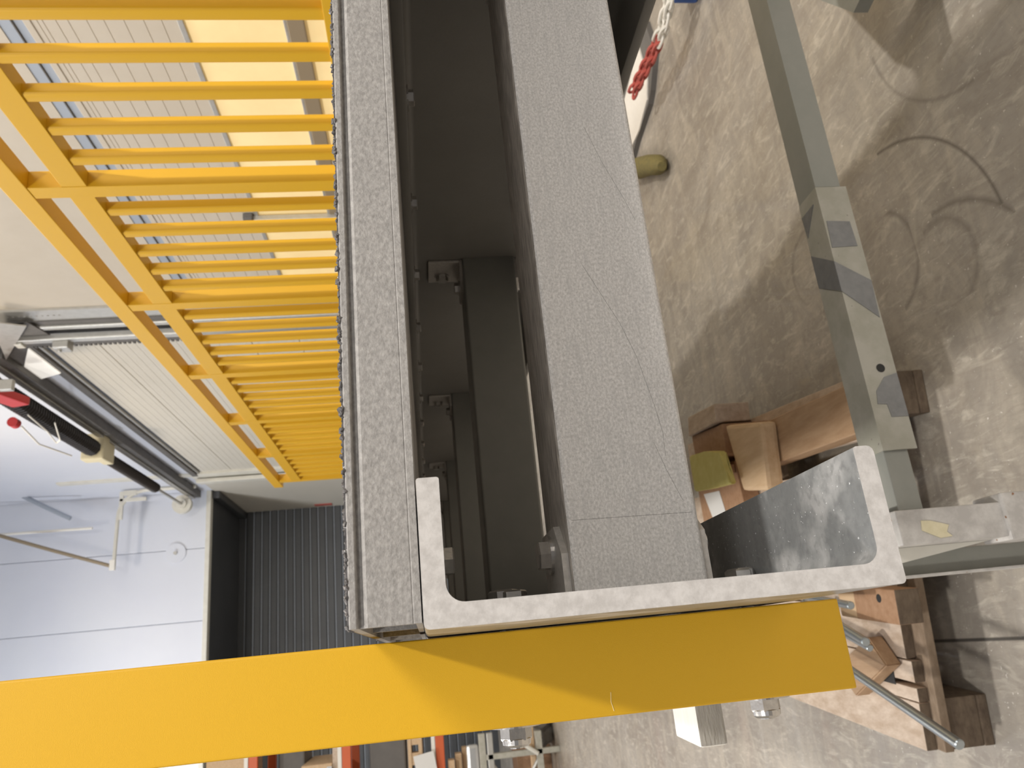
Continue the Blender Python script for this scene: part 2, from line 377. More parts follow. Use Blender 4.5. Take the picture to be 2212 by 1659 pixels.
# second jamb column
t = bmesh.new(); box(t, (WX - 0.03, 11.72, FZ), (WX + 0.03, 11.86, 5.4), 0.005); box(t, (WX - 0.10, 11.95, FZ), (WX - 0.04, 12.05, 3.45), 0.01); box(t, (WX - 0.02, 11.86, FZ), (WX + 0.01, 12.45, 3.5))
for i in range(6): disc(t, (WX - 0.034, 11.79, 2.3 + i * 0.05), (1, 0, 0), 0.012, 0.006, 8)
struct('trim_2', t, 'white_st')

# upper back wall over the recess, soffit and ribbed back wall of the recess
Y1, Y2, ZS = 13.02, 15.18, 3.50
bm = bmesh.new()
xs = 3.2
while xs > -9:
    box(bm, (xs - 1.145, Y1, ZS), (xs, Y1 + 0.12, 8.0), 0.012); xs -= 1.15
struct('wall_back_upper', bm, 'panel_white')
struct('trim_3', B((-9, Y1 - 0.03, ZS - 0.015), (3.0, Y1 + 0.12, ZS + 0.06), 0.008), 'white_st')
struct('ceiling_recess', B((-9, Y1 + 0.02, ZS + 0.0), (3.2, Y2, ZS + 0.1)), 'dark_wall')
struct('trim_4', B((WX - 0.12, Y1 + 0.05, ZS - 0.13), (WX - 0.001, Y2, ZS - 0.002), 0.01), 'dark_wall')
bm = bmesh.new(); box(bm, (-9, Y2, FZ), (3.2, Y2 + 0.1, ZS + 0.1))
zz = FZ
while zz < ZS:
    box(bm, (-9, Y2 - 0.022, zz), (3.2, Y2 + 0.01, zz + 0.105), 0.008); zz += 0.152
wbk = struct('wall_back', bm, 'dark_wall')
bm = bmesh.new(); zz = FZ + 0.1255
while zz < ZS - 0.05:
    box(bm, (-9, Y2 - 0.010, zz), (3.0, Y2 + 0.005, zz + 0.010)); zz += 0.152
obj('rib_line', bm, 'alu_blue', wbk)
sg = obj('door_sign', B((WX - 0.012, 14.86, 1.72), (WX - 0.001, 15.02, 2.05), 0.003), 'chain_red')
tag(sg, 'small faded red sign on the pale wall beside the dark ribbed wall', 'sign')
struct('wall_left', B((-9.2, -6, FZ), (-9.0, 15.4, 8.0)), 'panel_beige')
struct('ceiling', B((-9, 5.5, 8.0), (3.3, 15.4, 8.1)), 'panel_white')

# round detector on the upper back wall
t = thing('smoke_detector', 'round pale disc fitting high on the white back wall above the dark ribbed wall', 'detector', (2.0, Y1, 4.02))
bm = bmesh.new(); disc(bm, (2.0, Y1, 4.02), (0, -1, 0), 0.16, 0.02, 40); obj('base', bm, 'panel_white', t)
bm = bmesh.new(); disc(bm, (2.0, Y1 - 0.02, 4.02), (0, -1, 0), 0.028, 0.03, 16); obj('sensor', bm, 'galv', t)

# ------------------------------------------------------------------ door machinery (torsion shaft over the second door)
t = thing('torsion_spring_shaft', 'black coiled torsion springs on a steel shaft above the far door', 'door mechanism', (2.72, 7.0, 3.8))
def spring(y0, y1, r, z):
    bm = bmesh.new(); tube(bm, [(2.72, y0, z), (2.72, y1, z)], r * 0.86, 18)
    n = int((y1 - y0) / 0.05); pts = []
    for i in range(n * 10):
        a = 2 * PI * i / 10; pts.append((2.72 + r * math.cos(a), y0 + (y1 - y0) * i / (n * 10), z + r * math.sin(a)))
    tube(bm, pts, 0.02, 5)
    return bm
obj('coil_spring', spring(6.82, 9.05, 0.085, 3.83), 'spring', t, True)
obj('coil_spring', spring(9.55, 11.35, 0.055, 3.84), 'spring', t, True)
bm = bmesh.new(); tube(bm, [(2.72, 6.5, 3.83), (2.72, 12.9, 3.84)], 0.022, 10); obj('shaft', bm, 'galv', t, True)
bm = bmesh.new(); disc(bm, (2.72, 6.66, 3.83), (0, 1, 0), 0.105, 0.13, 24); obj('end_drum', bm, 'steel', t, True)
bm = bmesh.new(); disc(bm, (2.72, 12.6, 3.84), (0, 1, 0), 0.15, 0.10, 24); disc(bm, (2.72, 12.56, 3.84), (0, 1, 0), 0.08, 0.2, 16); obj('cable_drum', bm, 'white_st', t, True)
bm = bmesh.new(); box(bm, (2.6, 9.1, 3.72), (2.92, 9.28, 3.98), 0.02); box(bm, (2.62, 9.3, 3.74), (2.86, 9.5, 3.86), 0.02); obj('centre_bearing', bm, 'mask_tape', t)
t = thing('door_header_rail', 'long dark box rail running over the far door towards the corner', 'rail', (2.9, 6.6, 3.6))
obj('lower_channel', B((2.88, 6.55, 3.635), (2.99, 12.95, 3.72), 0.01), 'track_dark', t)
obj('upper_channel', B((2.86, 6.55, 3.725), (2.99, 12.95, 3.80), 0.01), 'galv', t)
t = thing('track_bracket', 'galvanised triangular bracket fixing the near end of the spring shaft', 'bracket', (2.8, 6.5, 3.5))
bm = bmesh.new(); prism(bm, [(5.80, 3.36), (5.919, 3.144), (6.61, 3.63)], 'X', 2.885, 2.897); obj('gusset', bm, 'galv', t)
bm = bmesh.new(); prism(bm, [(5.95, 3.16), (6.237, 3.103), (6.424, 3.273), (6.50, 3.40), (6.868, 3.604), (7.0, 3.72), (6.75, 3.73), (6.3, 3.50)], 'X', 2.94, 2.952); obj('plate', bm, 'track_dark', t)
bm = bmesh.new(); box(bm, (2.88, 6.27, 3.345), (2.915, 6.36, 3.41), 0.008); obj('hinge_block', bm, 'white_st', t)
t = thing('door_motor', 'red motor housing at the near end of the spring shaft', 'motor', (2.6, 6.9, 3.8))
bm = bmesh.new(); box(bm, (2.56, 6.62, 3.60), (2.64, 6.98, 3.78), 0.015, Matrix.Rotation(math.radians(-18), 3, 'X')); obj('housing', bm, 'red', t)
bm = bmesh.new(); disc(bm, (2.6, 7.6, 3.98), (0, -1, 0), 0.05, 0.08, 16); obj('release_knob', bm, 'red', t)
bm = bmesh.new(); box(bm, (2.56, 6.50, 3.50), (2.66, 6.56, 3.62), 0.01); obj('flange', bm, 'galv', t)
def cable(name, label, pts, r, m='white_pl', cat='cable', group=None):
    bm = bmesh.new(); tube(bm, pts, r, 8); return tag(obj(name, bm, m, None, True), label, cat, group)
cable('cable_tie', 'long white cable tie stretched diagonally below the red motor', [(2.62, 7.75, 4.0), (2.6, 8.35, 4.10), (2.6, 8.55, 4.06), (2.6, 8.9, 3.99)], 0.010, cat='cable tie')
cable('cable_tie', 'thin white looped cable tie hanging beside the spring shaft', [(2.62, 7.4, 3.78), (2.6, 7.9, 3.82), (2.6, 8.35, 3.92), (2.6, 8.25, 3.84), (2.62, 7.7, 3.66)], 0.007, cat='cable tie')

# curved track of the far door, with its hanger
YT = 12.5
t = thing('curved_door_track', 'white curved door track bending from the far jamb to the horizontal', 'door track', (2.9, YT, 3.6))
bm = bmesh.new()
pts = [(2.97, YT, 3.6), (2.97, YT, 4.1)] + [(2.57 + 0.4 * math.cos(math.radians(a)), YT, 4.35 + 0.42 * math.sin(math.radians(a))) for a in range(0, 91, 10)] + [(2.3, YT, 4.775), (1.80, YT, 4.785)]
tube(bm, pts, 0.030, 8); obj('curved_rail', bm, 'white_st', t, True)
bm = bmesh.new(); box(bm, (2.52, YT - 0.02, 4.70), (2.97, YT + 0.02, 4.76), 0.005); box(bm, (2.80, YT - 0.02, 4.35), (2.86, YT + 0.02, 4.76), 0.01); box(bm, (2.9, YT - 0.03, 4.5), (2.98, YT + 0.03, 4.7), 0.01)
obj('brace', bm, 'white_st', t)
bm = bmesh.new(); box(bm, (1.74, YT - 0.03, 4.76), (1.90, YT + 0.03, 4.84), 0.008); obj('end_stop', bm, 'white_pl', t)
cable('hanger_strut', 'thin dark strut rising from the curved track end', [(1.80, YT, 4.80), (2.12, YT, 5.7), (2.60, YT, 7.0)], 0.028, 'bronze', 'strut')
cable('hanger_strut', 'short grey strut hanging high left of the curved track', [(2.60, YT, 5.48), (2.80, YT, 5.85), (3.20, YT + .1, 6.55)], 0.035, 'alu_blue', 'strut')
cable('hanger_strut', 'white slim strut crossing high left of the curved track', [(2.45, YT + .15, 5.20), (2.46, YT + .15, 6.6)], 0.022, 'white_pl', 'strut')

# bright skylight pane above the far door
bm = bmesh.new(); prism(bm, [(6.50, 3.40), (6.93, 3.63), (7.27, 3.63), (7.15, 3.40)], 'X', WX - 0.06, WX - 0.045)
M['pane_light'] = mat('daylit_pane', (0.9, 0.88, 0.82), 0.3, emit=((1.0, 0.95, 0.86), 0.45))
o = struct('window_1', bm, 'pane_light')

# ------------------------------------------------------------------ storage rack at the far left
RY = 8.1
t = thing('pallet_rack', 'tall storage rack with orange beams seen far behind the yellow post', 'rack', (-1.8, RY, FZ))
for zz in (1.70, 0.82, -0.085):
    bm = bmesh.new(); box(bm, (-3.4, RY, zz), (-0.45, RY + 0.05, zz + 0.085), 0.006); bb = obj('beam', bm, 'orange', t)
    obj('label_strip', B((-3.4, RY - 0.004, zz + 0.088), (-0.45, RY + 0.04, zz + 0.125), 0.003), 'white_pl', bb)
    obj('beam', B((-3.4, RY + 0.95, zz), (-0.45, RY + 1.0, zz + 0.085), 0.006), 'orange', t)
for xx in (-3.45, -0.45):
    for yy in (RY, RY + 0.95):
        obj('upright', B((xx, yy, FZ), (xx + 0.07, yy + 0.06, 3.2), 0.006), 'alu_blue', t)
def rbox(name, lo, hi, m, label, cat, bev=0.006, group=None, rot=None):
    return tag(obj(name, B(lo, hi, bev, rot), m), label, cat, group)
rbox('plywood_stack', (-1.9, RY + 0.06, 1.005), (-0.88, RY + 0.9, 1.30), 'wood', 'pale stack of sheets on the middle orange beams', 'wood', 0.01)
rbox('foil_cover', (-1.9, RY - 0.02, 1.00), (-0.90, RY + 0.0, 1.05), 'foil', 'shiny foil hanging along the edge of the pale sheet stack', 'foil')
rbox('timber_block', (-1.6, RY + 0.05, 0.945), (-0.62, RY + 0.2, 1.0), 'wood_old', 'thin timber bearer under the pale sheet stack', 'wood')
rbox('grey_crate', (-2.4, RY + 0.1, 1.83), (-0.5, RY + 0.9, 2.2), 'wood', 'pale crate on the highest orange beam visible', 'crate')
rbox('dark_cover', (-2.5, RY + 0.25, 0.30), (-0.5, RY + 0.9, 0.66), 'cover', 'dark grey covered load below the middle orange beam', 'load', 0.02)
rbox('dark_cover', (-2.5, RY + 0.35, 1.31), (-0.55, RY + 0.92, 1.56), 'cover', 'dark grey covered load below the upper orange beam', 'load', 0.02)
# slotted pallet standing on edge, paper sheet, plank bundle
t = thing('leaning_pallet', 'pale wooden pallet edge with dark slots on the rack', 'pallet', (-1.1, RY, 0.2))
obj('top_board', B((-1.7, RY - 0.01, 0.235), (-0.62, RY + 0.5, 0.27), 0.004), 'wood', t)
obj('bottom_board', B((-1.7, RY - 0.01, 0.13), (-0.62, RY + 0.5, 0.165), 0.004), 'wood', t)
for xx in (-1.6, -1.38, -1.16, -0.98, -0.80): obj('block', B((xx, RY, 0.165), (xx + 0.11, RY + 0.12, 0.235), 0.003), 'wood', t)
bm = bmesh.new(); box(bm, (-1.08, RY - 0.06, 0.005), (-0.88, RY - 0.055, 0.205), 0, Matrix.Rotation(math.radians(-9), 3, 'Y'))
tag(obj('paper_sheet', bm, 'paper'), 'white paper sheet hanging on the rack between pallet and orange beam', 'paper')
for k in range(3):
    rbox('plank', (-2.2, RY + 0.05 + k * 0.1, -0.18 - 0.075 * k), (-0.98 + 0.04 * k, RY + 0.2 + k * 0.1, -0.115 - 0.075 * k), 'wood', ('topmost', 'middle', 'bottom')[k] + ' pale plank of the three stacked under the lowest orange beam', 'plank')
rbox('foil_roll', (-1.9, RY + 0.0, -0.42), (-0.86, RY + 0.1, -0.30), 'foil', 'crumpled clear foil below the plank bundle', 'foil', 0.03)
# grey trestle with crossed braces before the rack
t = thing('grey_trestle', 'grey steel trestle frame with crossed braces on the floor near the rack', 'trestle', (-1.3, 7.6, FZ))
obj('top_bar', B((-1.9, 7.55, -0.46), (-0.72, 7.62, -0.40), 0.006), 'paintgreen', t)
obj('top_bar', B((-1.9, 7.55, -0.53), (-0.72, 7.62, -0.475), 0.006), 'galv', t)
for xx in (-0.96, -0.80):
    pass
obj('leg', B((-0.95, 7.55, FZ), (-0.90, 7.62, -0.46), 0.006), 'paintgreen', t)
obj('leg', B((-1.75, 7.55, FZ), (-1.70, 7.62, -0.46), 0.006), 'paintgreen', t)
obj('bottom_bar', B((-1.9, 7.55, -0.99), (-0.75, 7.62, -0.93), 0.006), 'paintgreen', t)
bm = bmesh.new(); tube(bm, [(-1.0, 7.58, -0.52), (-1.6, 7.58, -0.94)], 0.016, 8); obj('brace', bm, 'galv', t)
bm = bmesh.new(); tube(bm, [(-1.6, 7.6, -0.52), (-1.0, 7.6, -0.94)], 0.016, 8); obj('brace', bm, 'galv', t)
bm = bmesh.new(); tube(bm, [(-0.94, 7.52, -0.94), (-0.78, 7.52, -0.72)], 0.02, 8); obj('brace', bm, 'white_st', t)
rbox('carton', (-1.5, 8.2, FZ), (-0.95, 8.7, -0.80), 'wood_red', 'brown carton on the floor under the rack', 'carton')
rbox('plastic_crate', (-2.4, 8.2, FZ), (-1.55, 8.7, -0.75), 'cover', 'dark plastic crate on the floor under the rack', 'crate', 0.02)
rbox('timber_offcut', (-1.4, 7.65, -0.93), (-0.72, 7.72, -0.885), 'wood', 'short pale timber lying on the lower bar of the grey trestle', 'wood')
bm = bmesh.new(); bmesh.ops.create_icosphere(bm, subdivisions=3, radius=0.16)
for v in bm.verts:
    v.co *= 1 + 0.25 * math.sin(v.co.x * 40) * math.cos(v.co.z * 33); v.co += Vector((-0.82, 7.95, FZ + 0.15))
tag(obj('plastic_sack', bm, 'cover', None, True), 'dark crumpled sack on the floor at the rack foot', 'sack')

# ------------------------------------------------------------------ the platform
H, BF, TF, TW = 0.2, 0.0594, 0.0094, 0.0092
def cpoly(flip=False, x0=0.0):
    ri, ro = 0.0075, 0.0022
    p = []
    p += arc(ro, -ro, ro, 180, 90, 3)[0:] 
    p += arc(BF - 0.001, -0.001, 0.001, 90, 0, 2)
    p += arc(BF - 0.001, -TF + 0.001, 0.001, 0, -90, 2)
    p += arc(TW + ri, -TF - ri, ri, 90, 180, 8)
    p += arc(TW + ri, -H + TF + ri, ri, 180, 270, 8)
    p += arc(BF - 0.0015, -H + TF - 0.0015, 0.0015, 90, 0, 2)
    p += arc(BF - 0.003, -H + 0.003, 0.003, 0, -90, 3)
    p += arc(ro, -H + ro, ro, 270, 180, 3)
    if flip: p = [(-x, z) for x, z in p]
    return [(x + x0, z) for x, z in p]
PL = 5.15
bm = bmesh.new(); prism(bm, cpoly(), 'Y', 0, PL, 1, 0)
o = tag(obj('channel_stringer', bm, ['grp', 'grp_cut'], None, True), 'sawn-off U-channel stringer with pale cut end under the deck corner', 'channel beam')
bm = bmesh.new(); prism(bm, cpoly(True, 0.4994), 'Y', 0, PL, 1, 0)
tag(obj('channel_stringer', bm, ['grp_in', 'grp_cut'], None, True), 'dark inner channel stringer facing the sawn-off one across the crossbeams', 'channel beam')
bm = bmesh.new(); prism(bm, cpoly(True, 1.195), 'Y', 0, PL, 1, 0)
tag(obj('channel_stringer', bm, ['grp', 'grp_cut'], None, True), 'outer channel stringer carrying the yellow balustrade posts', 'channel beam')

SCR1 = [(0.1967, -0.1014), (0.1572, -0.1191), (0.1371, -0.1255), (0.1069, -0.1313), (0.0923, -0.1333), (0.0794, -0.1327)]
SCR2 = [(0.2906, -0.1154), (0.265, -0.1231), (0.2401, -0.1326), (0.224, -0.1379)]
SCR3 = [(0.0875, -0.1274), (0.0719, -0.132), (0.0552, -0.1381)]
# crossbeams between the stringers with their angle brackets
def crossbeam(y, near, label, group=None):
    t = thing('crossbeam', label, 'beam', (0.25, y, -0.145), group)
    bm = bmesh.new()
    x0, x1 = TW + 0.0004, 0.4898
    z0, z1 = -0.145, -0.0745
    prof = arc(y + 0.003, z0 + 0.003, 0.003, 180, 270, 4) + arc(y + 0.067, z0 + 0.003, 0.003, 270, 360, 4) + arc(y + 0.067, z1 - 0.003, 0.003, 0, 90, 4) + arc(y + 0.003, z1 - 0.003, 0.003, 90, 180, 4)
    n0 = len(bm.faces); prism(bm, prof, 'X', x0, x1, 0, 0)
    bm.normal_update()
    bm.faces.ensure_lookup_table()
    for f in bm.faces:
        if abs(f.calc_center_median().z - z1) < 0.0008: f.material_index = 1
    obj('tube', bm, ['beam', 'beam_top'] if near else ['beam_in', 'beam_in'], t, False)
    if near:
        for pts in ([(0.0486, z0 + 0.003), (0.0494, z1 - 0.003)], SCR1, SCR2, SCR3):
            bm = bmesh.new(); tube(bm, [(px_, y, pz_) for px_, pz_ in pts], 0.00009, 5); obj('scratch_mark', bm, 'beam_in', t)
    for side in (1, -1):
        # side +1: on the left stringer, -1: on the right stringer
        bx = TW + 0.0004 if side == 1 else 0.4898
        def X(a): return bx + side * a
        bm = bmesh.new()
        # flat leg on top of the tube, near corner cut off
        poly = [(X(0), y + 0.004), (X(0.024), y + 0.004), (X(0.040), y + 0.020), (X(0.040), y + 0.062), (X(0), y + 0.062)]
        prism(bm, poly, 'Z', z1, z1 + 0.0035)
        x0b, x1b = sorted((X(0), X(0.0035)))
        box(bm, (x0b, y + 0.004, z1 + 0.001), (x1b, y + 0.062, z1 + 0.045), 0.0008)
        br = obj('angle_bracket', bm, 'bracket', t)
        bm = bmesh.new(); disc(bm, (X(0.027), y + 0.036, z1 + 0.0035), (0, 0, 1), 0.0105, 0.0016); hexa(bm, (X(0.027), y + 0.036, z1 + 0.005), (0, 0, 1), 0.0082, 0.0062)
        obj('bolt', bm, 'steel', br)
        bm = bmesh.new(); disc(bm, (X(0.0035), y + 0.045, z1 + 0.026), (side, 0, 0), 0.010, 0.0012); hexa(bm, (X(0.0047), y + 0.045, z1 + 0.026), (side, 0, 0), 0.0082, 0.0060)
        obj('bolt', bm, 'steel', br)
        bm = bmesh.new()
        poly = [(X(0), y + 0.004), (X(0.030), y + 0.004), (X(0.040), y + 0.016), (X(0.040), y + 0.062), (X(0), y + 0.062)]
        prism(bm, poly, 'Z', z0 - 0.0035, z0)
        box(bm, (x0b, y + 0.004, z0 - 0.043), (x1b, y + 0.062, z0 - 0.001), 0.0008)
        br = obj('angle_bracket', bm, 'bracket', t)
        bm = bmesh.new(); disc(bm, (X(0.027), y + 0.032, z0 - 0.0035), (0, 0, -1), 0.0105, 0.0016)
        for q in range(4): disc(bm, (X(0.027), y + 0.032, z0 - 0.0051 - q * 0.002), (0, 0, -1), 0.0058 - 0.0008 * (q % 2), 0.0016, 16)
        hexa(bm, (X(0.027), y + 0.032, z0 - 0.005), (0, 0, -1), 0.0075, 0.004)
        obj('bolt', bm, 'steel', br)
        bm = bmesh.new(); disc(bm, (X(0.0035), y + 0.045, z0 - 0.034), (side, 0, 0), 0.010, 0.0012); hexa(bm, (X(0.0047), y + 0.045, z0 - 0.034), (side, 0, 0), 0.0082, 0.0060)
        obj('bolt', bm, 'steel', br)
    return t
crossbeam(0.080, True, 'nearest crossbeam, broad pale grey box beam bolted inside the sawn channel')
crossbeam(0.610, False, 'second crossbeam, smooth grey darkened for shade, behind the nearest pale one')
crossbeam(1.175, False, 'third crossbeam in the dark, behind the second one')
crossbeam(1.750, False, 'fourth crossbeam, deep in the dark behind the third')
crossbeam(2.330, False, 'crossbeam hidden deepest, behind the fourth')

# deck planks
def deckplank(y, wd, first, label, group=None):
    t = thing('deck_plank', label, 'deck', (0.6, y, 0.0), group)
    xa, xb = 0.0028, 1.196
    bm = bmesh.new()
    front = [(y + 0.004, 0.0004), (y, 0.0006), (y, 0.0034), (y + 0.0006, 0.0038), (y + 0.0004, 0.0042), (y + 0.0004, 0.0212), (y + 0.0010, 0.0222), (y + 0.0026, 0.0232),
             (y + 0.0028, 0.0246), (y + 0.0003, 0.0252), (y, 0.0256), (y, 0.0278), (y + 0.0005, 0.0283), (y + 0.004, 0.0283)]
    prism(bm, front, 'X', xa, xb)
    box(bm, (xa, y + 0.004, 0.0248), (xb, y + wd, 0.0283)); box(bm, (xa, y + 0.004, 0.0004), (xb, y + wd, 0.0030))
    for k in range(1, 5): box(bm, (xa + 0.001, y + wd * k / 4 - 0.003, 0.003), (xb, y + wd * k / 4, 0.0248))
    obj('profile', bm, 'deck', t)
    bm = bmesh.new()
    n = 3200 if first else 500
    for i in range(n):
        if first and i < 2400: gx = xa + (1.35 ** (3.0 * random.random()) - 1) / (1.35 ** 3 - 1) * (xb - xa); gy = y + random.random() ** 1.5 * 0.02 + 0.0006
        else: gx = random.uniform(xa, xb); gy = y + random.uniform(0.003, wd)
        r = random.uniform(0.0006, 0.0013) * (1.25 if random.random() < .15 else 1)
        m4 = Matrix.Translation((gx, gy, 0.0283 + r * random.uniform(0.1, 0.8))) @ Matrix.Rotation(random.uniform(0, 6), 4, Vector((random.random(), random.random(), 1)).normalized())
        q = bmesh.ops.create_icosphere(bm, subdivisions=1, radius=r, matrix=m4)
        for v in q['verts']: v.co += Vector((random.uniform(-1, 1), random.uniform(-1, 1), random.uniform(-1, 1))) * r * 0.3
    box(bm, (xa, y + 0.001, 0.0283), (xb, y + wd, 0.0290))
    g = obj('grit_coating', bm, 'grit', t); g['kind'] = 'stuff'
    if True:
        for yy in (y + wd * 0.28, y + wd * 0.78):
            for bx in (0.47, 0.036):
                bm = bmesh.new(); disc(bm, (bx, yy, -TF - 0.0021), (0, 0, 1), 0.0115, 0.002, 16); hexa(bm, (bx, yy, -TF - 0.002), (0, 0, -1), 0.0075, 0.0055)
                obj('clip_bolt', bm, 'steel', t)
    return t
wd = 0.345
for k in range(15):
    lab = ('front edge deck plank with rough grit top, resting on the sawn channel' if k == 0 else 'grit-topped grey deck plank further back on the platform')
    deckplank(k * 0.3455 if k else 0.0, 0.3445, k == 0, lab, None if k == 0 else 'deck planks behind the front one')

# near yellow post bolted through the channel web
PX0, PX1, PY0, PY1 = -0.0468, -0.0009, 0.105, 0.152
t = thing('railing_post', 'broad yellow square post in the foreground, bolted to the sawn channel', 'post', (-0.024, 0.13, -0.224))
bm = bmesh.new(); box(bm, (PX0, PY0, -0.224), (PX1, PY1, 1.02), 0.0012, seg=3); obj('post_tube', bm, 'yellow', t)
M['scratch'] = mat('bare_scratch', (0.85, 0.68, 0.32), 0.5)
bm = bmesh.new(); tube(bm, [(-0.0355, PY0, -0.092), (-0.040, PY0, -0.0915), (-0.0445, PY0, -0.0925)], 0.00022, 5); obj('scratch_mark', bm, 'scratch', t)
for zz in (-0.044, -0.1815):
    yb = 0.128
    bm = bmesh.new()
    disc(bm, (PX0, yb, zz), (-1, 0, 0), 0.0135, 0.0016, 40)
    hexa(bm, (PX0 - 0.0014, yb, zz), (-1, 0, 0), 0.0083, 0.0066, 0.05)
    tube(bm, [(PX0 - 0.0075, yb, zz), (PX0 - 0.0100, yb, zz), (PX0 - 0.0112, yb, zz)], 0.007, 24, True, [0.0076, 0.0074, 0.0060])
    nb = obj('lock_nut', bm, 'steel', t, False)
    bm = bmesh.new(); disc(bm, (TW + 0.0036, yb, zz), (1, 0, 0), 0.0115, 0.0016, 32); hexa(bm, (TW + 0.0052, yb, zz), (1, 0, 0), 0.0086, 0.0068)
    tube(bm, [(PX0 - 0.012, yb, zz), (TW + 0.006, yb, zz)], 0.0038, 12)
    obj('bolt', bm, 'steel', t)

# yellow balustrade on the far side
t = thing('balustrade', 'long yellow balustrade with slim uprights on the far side of the platform', 'railing', (1.22, 2.6, -0.1))
RX = 1.2; pitch = 0.115
posts = [1.495 - 0.69 + 0.69 * k for k in range(7)]
for i, yc in enumerate(posts):
    bm = bmesh.new(); box(bm, (RX, yc - 0.024, -0.18), (RX + 0.05, yc + 0.024, 0.936), 0.0015); pst = obj('post', bm, 'yellow', t)
y0r, y1r = 0.115, 5.10
obj('handrail', B((RX - 0.002, y0r, 0.936), (RX + 0.052, y1r, 0.995), 0.002), 'yellow', t)
for i in range(7):
    ya = y0r + .01 if i == 0 else posts[i - 1] + 0.0242; yb = posts[i] - 0.0242
    obj('mid_rail', B((RX + 0.001, ya, 0.7925), (RX + 0.045, yb, 0.8535), 0.0015), 'yellow', t)
    obj('bottom_rail', B((RX + 0.001, ya, 0.080), (RX + 0.045, yb, 0.1335), 0.0015), 'yellow', t)
for i in range(7):
    for k in range(1, 6):
        yc = posts[i] - 0.69 + pitch * k - 0.004
        if yc < y0r + 0.02: continue
        bm = bmesh.new()
        prof = []
        w2, d2, rr = 0.0155, 0.016, 0.0075
        for (sx, sy, a) in ((1, 1, 0), (-1, 1, 90), (-1, -1, 180), (1, -1, 270)):
            prof += arc(RX + 0.020 + sx * (w2 - rr), yc + sy * (d2 - rr), rr, a, a + 90, 4)
        prism(bm, prof, 'Z', 0.1330, 0.7930)
        obj('baluster', bm, 'yellow', t, True)

# timber batten carrying the platform
t = thing('support_timber', 'white-wrapped timber batten sticking out left under the platform', 'timber', (0.2, 0.34, -0.2225))
bm = bmesh.new(); box(bm, (-0.094, 0.312, -0.2220), (0.52, 0.374, -0.2002), 0.0022)
for v in bm.verts:
    if v.co.x < -0.09: v.co.x += 0.003 * math.sin(v.co.y * 90)
for f in bm.faces:
    if f.normal.y < -0.8: f.material_index = 1
bm.normal_update()
for f in bm.faces:
    if f.normal.y < -0.8: f.material_index = 1
obj('batten', bm, ['wrap', 'endwood'], t)

# ------------------------------------------------------------------ grey trestle under the corner
t = thing('steel_trestle', 'grey painted steel trestle in the right foreground below the channel', 'trestle', (0.6, 0.63, FZ))
obj('top_beam', B((0.108, 0.6155, -0.637), (1.35, 0.662, -0.6025), 0.002), 'paintgrey', t)
lg = obj('leg', B((0.0640, 0.597, FZ), (0.1070, 0.640, -0.585), 0.002), 'paintlight', t)
obj('leg_sleeve', B((0.0590, 0.592, FZ), (0.1180, 0.646, -0.728), 0.003), 'paintlight', lg)
bm = bmesh.new(); prism(bm, [(0.0638, -0.585), (0.0638, -0.726), (0.0455, -0.600), (0.0455, -0.585)], 'Y', 0.630, 0.640); obj('gusset', bm, 'white_st', lg)  # pale colour stands for the brighter light on this leg side
bm = bmesh.new(); box(bm, (0.0310, 0.672, FZ), (0.0610, 0.680, -0.585), 0.001); pl_ = obj('back_plate', bm, 'paintgrey', t)
obj('plate_edge', B((0.0275, 0.655, FZ), (0.0308, 0.680, -0.585), 0.0008), 'paintlight', pl_)
obj('leg', B((1.25, 0.617, FZ), (1.30, 0.660, -0.6375), 0.003), 'paintlight', t)

# steel angle hung over the trestle beam, with its tapes
YA = 0.611
t = thing('angle_profile', 'long grey-green steel angle with duct tape lying over the trestle beam', 'steel angle', (0.6, 0.62, -0.6))
bm = bmesh.new()
prism(bm, [(YA, -0.6), (YA, -0.648), (YA + 0.003, -0.648), (YA + 0.003, -0.603), (0.664, -0.603), (0.664, -0.6)], 'X', 0.187, 0.585)
obj('angle', bm, 'paintgreen', t)
bm = bmesh.new()
prism(bm, [(YA + .001, -0.601), (YA + .001, -0.640), (YA + 0.003, -0.640), (YA + 0.003, -0.603), (0.664, -0.603), (0.664, -0.601)], 'X', 0.586, 1.30)
obj('far_angle', bm, 'paintgrey', t)
def strip(name, pts, m, plane):
    bm = bmesh.new()
    if plane == 'F': prism(bm, [(x, z) for x, z in pts], 'Y', YA - 0.0008, YA)
    else: prism(bm, [(x, y) for x, y in pts], 'Z', -0.5999, -0.5992)
    return obj(name, bm, m, t)
strip('duct_tape', [(0.528, -0.604), (0.526, -0.639), (0.486, -0.641), (0.485, -0.602)], 'tape', 'F')
strip('duct_tape', [(0.463, -0.5995), (0.431, -0.6475), (0.374, -0.645), (0.416, -0.5995)], 'tape', 'F')
strip('duct_tape', [(0.500, 0.6635), (0.447, 0.6635), (0.416, 0.6105), (0.463, 0.6105)], 'tape', 'T')
strip('duct_tape', [(0.564, 0.6635), (0.565, 0.625), (0.528, 0.66)], 'tape', 'T')
strip('duct_tape', [(0.250, -0.609), (0.268, -0.612), (0.287, -0.628), (0.292, -0.6475), (0.231, -0.6478), (0.231, -0.624), (0.249, -0.622)], 'tape', 'F')
bm = bmesh.new(); disc(bm, (0.300, YA - 0.0002, -0.6265), (0, -1, 0), 0.0060, 0.0006, 20); obj('drilled_hole', bm, 'black', t)

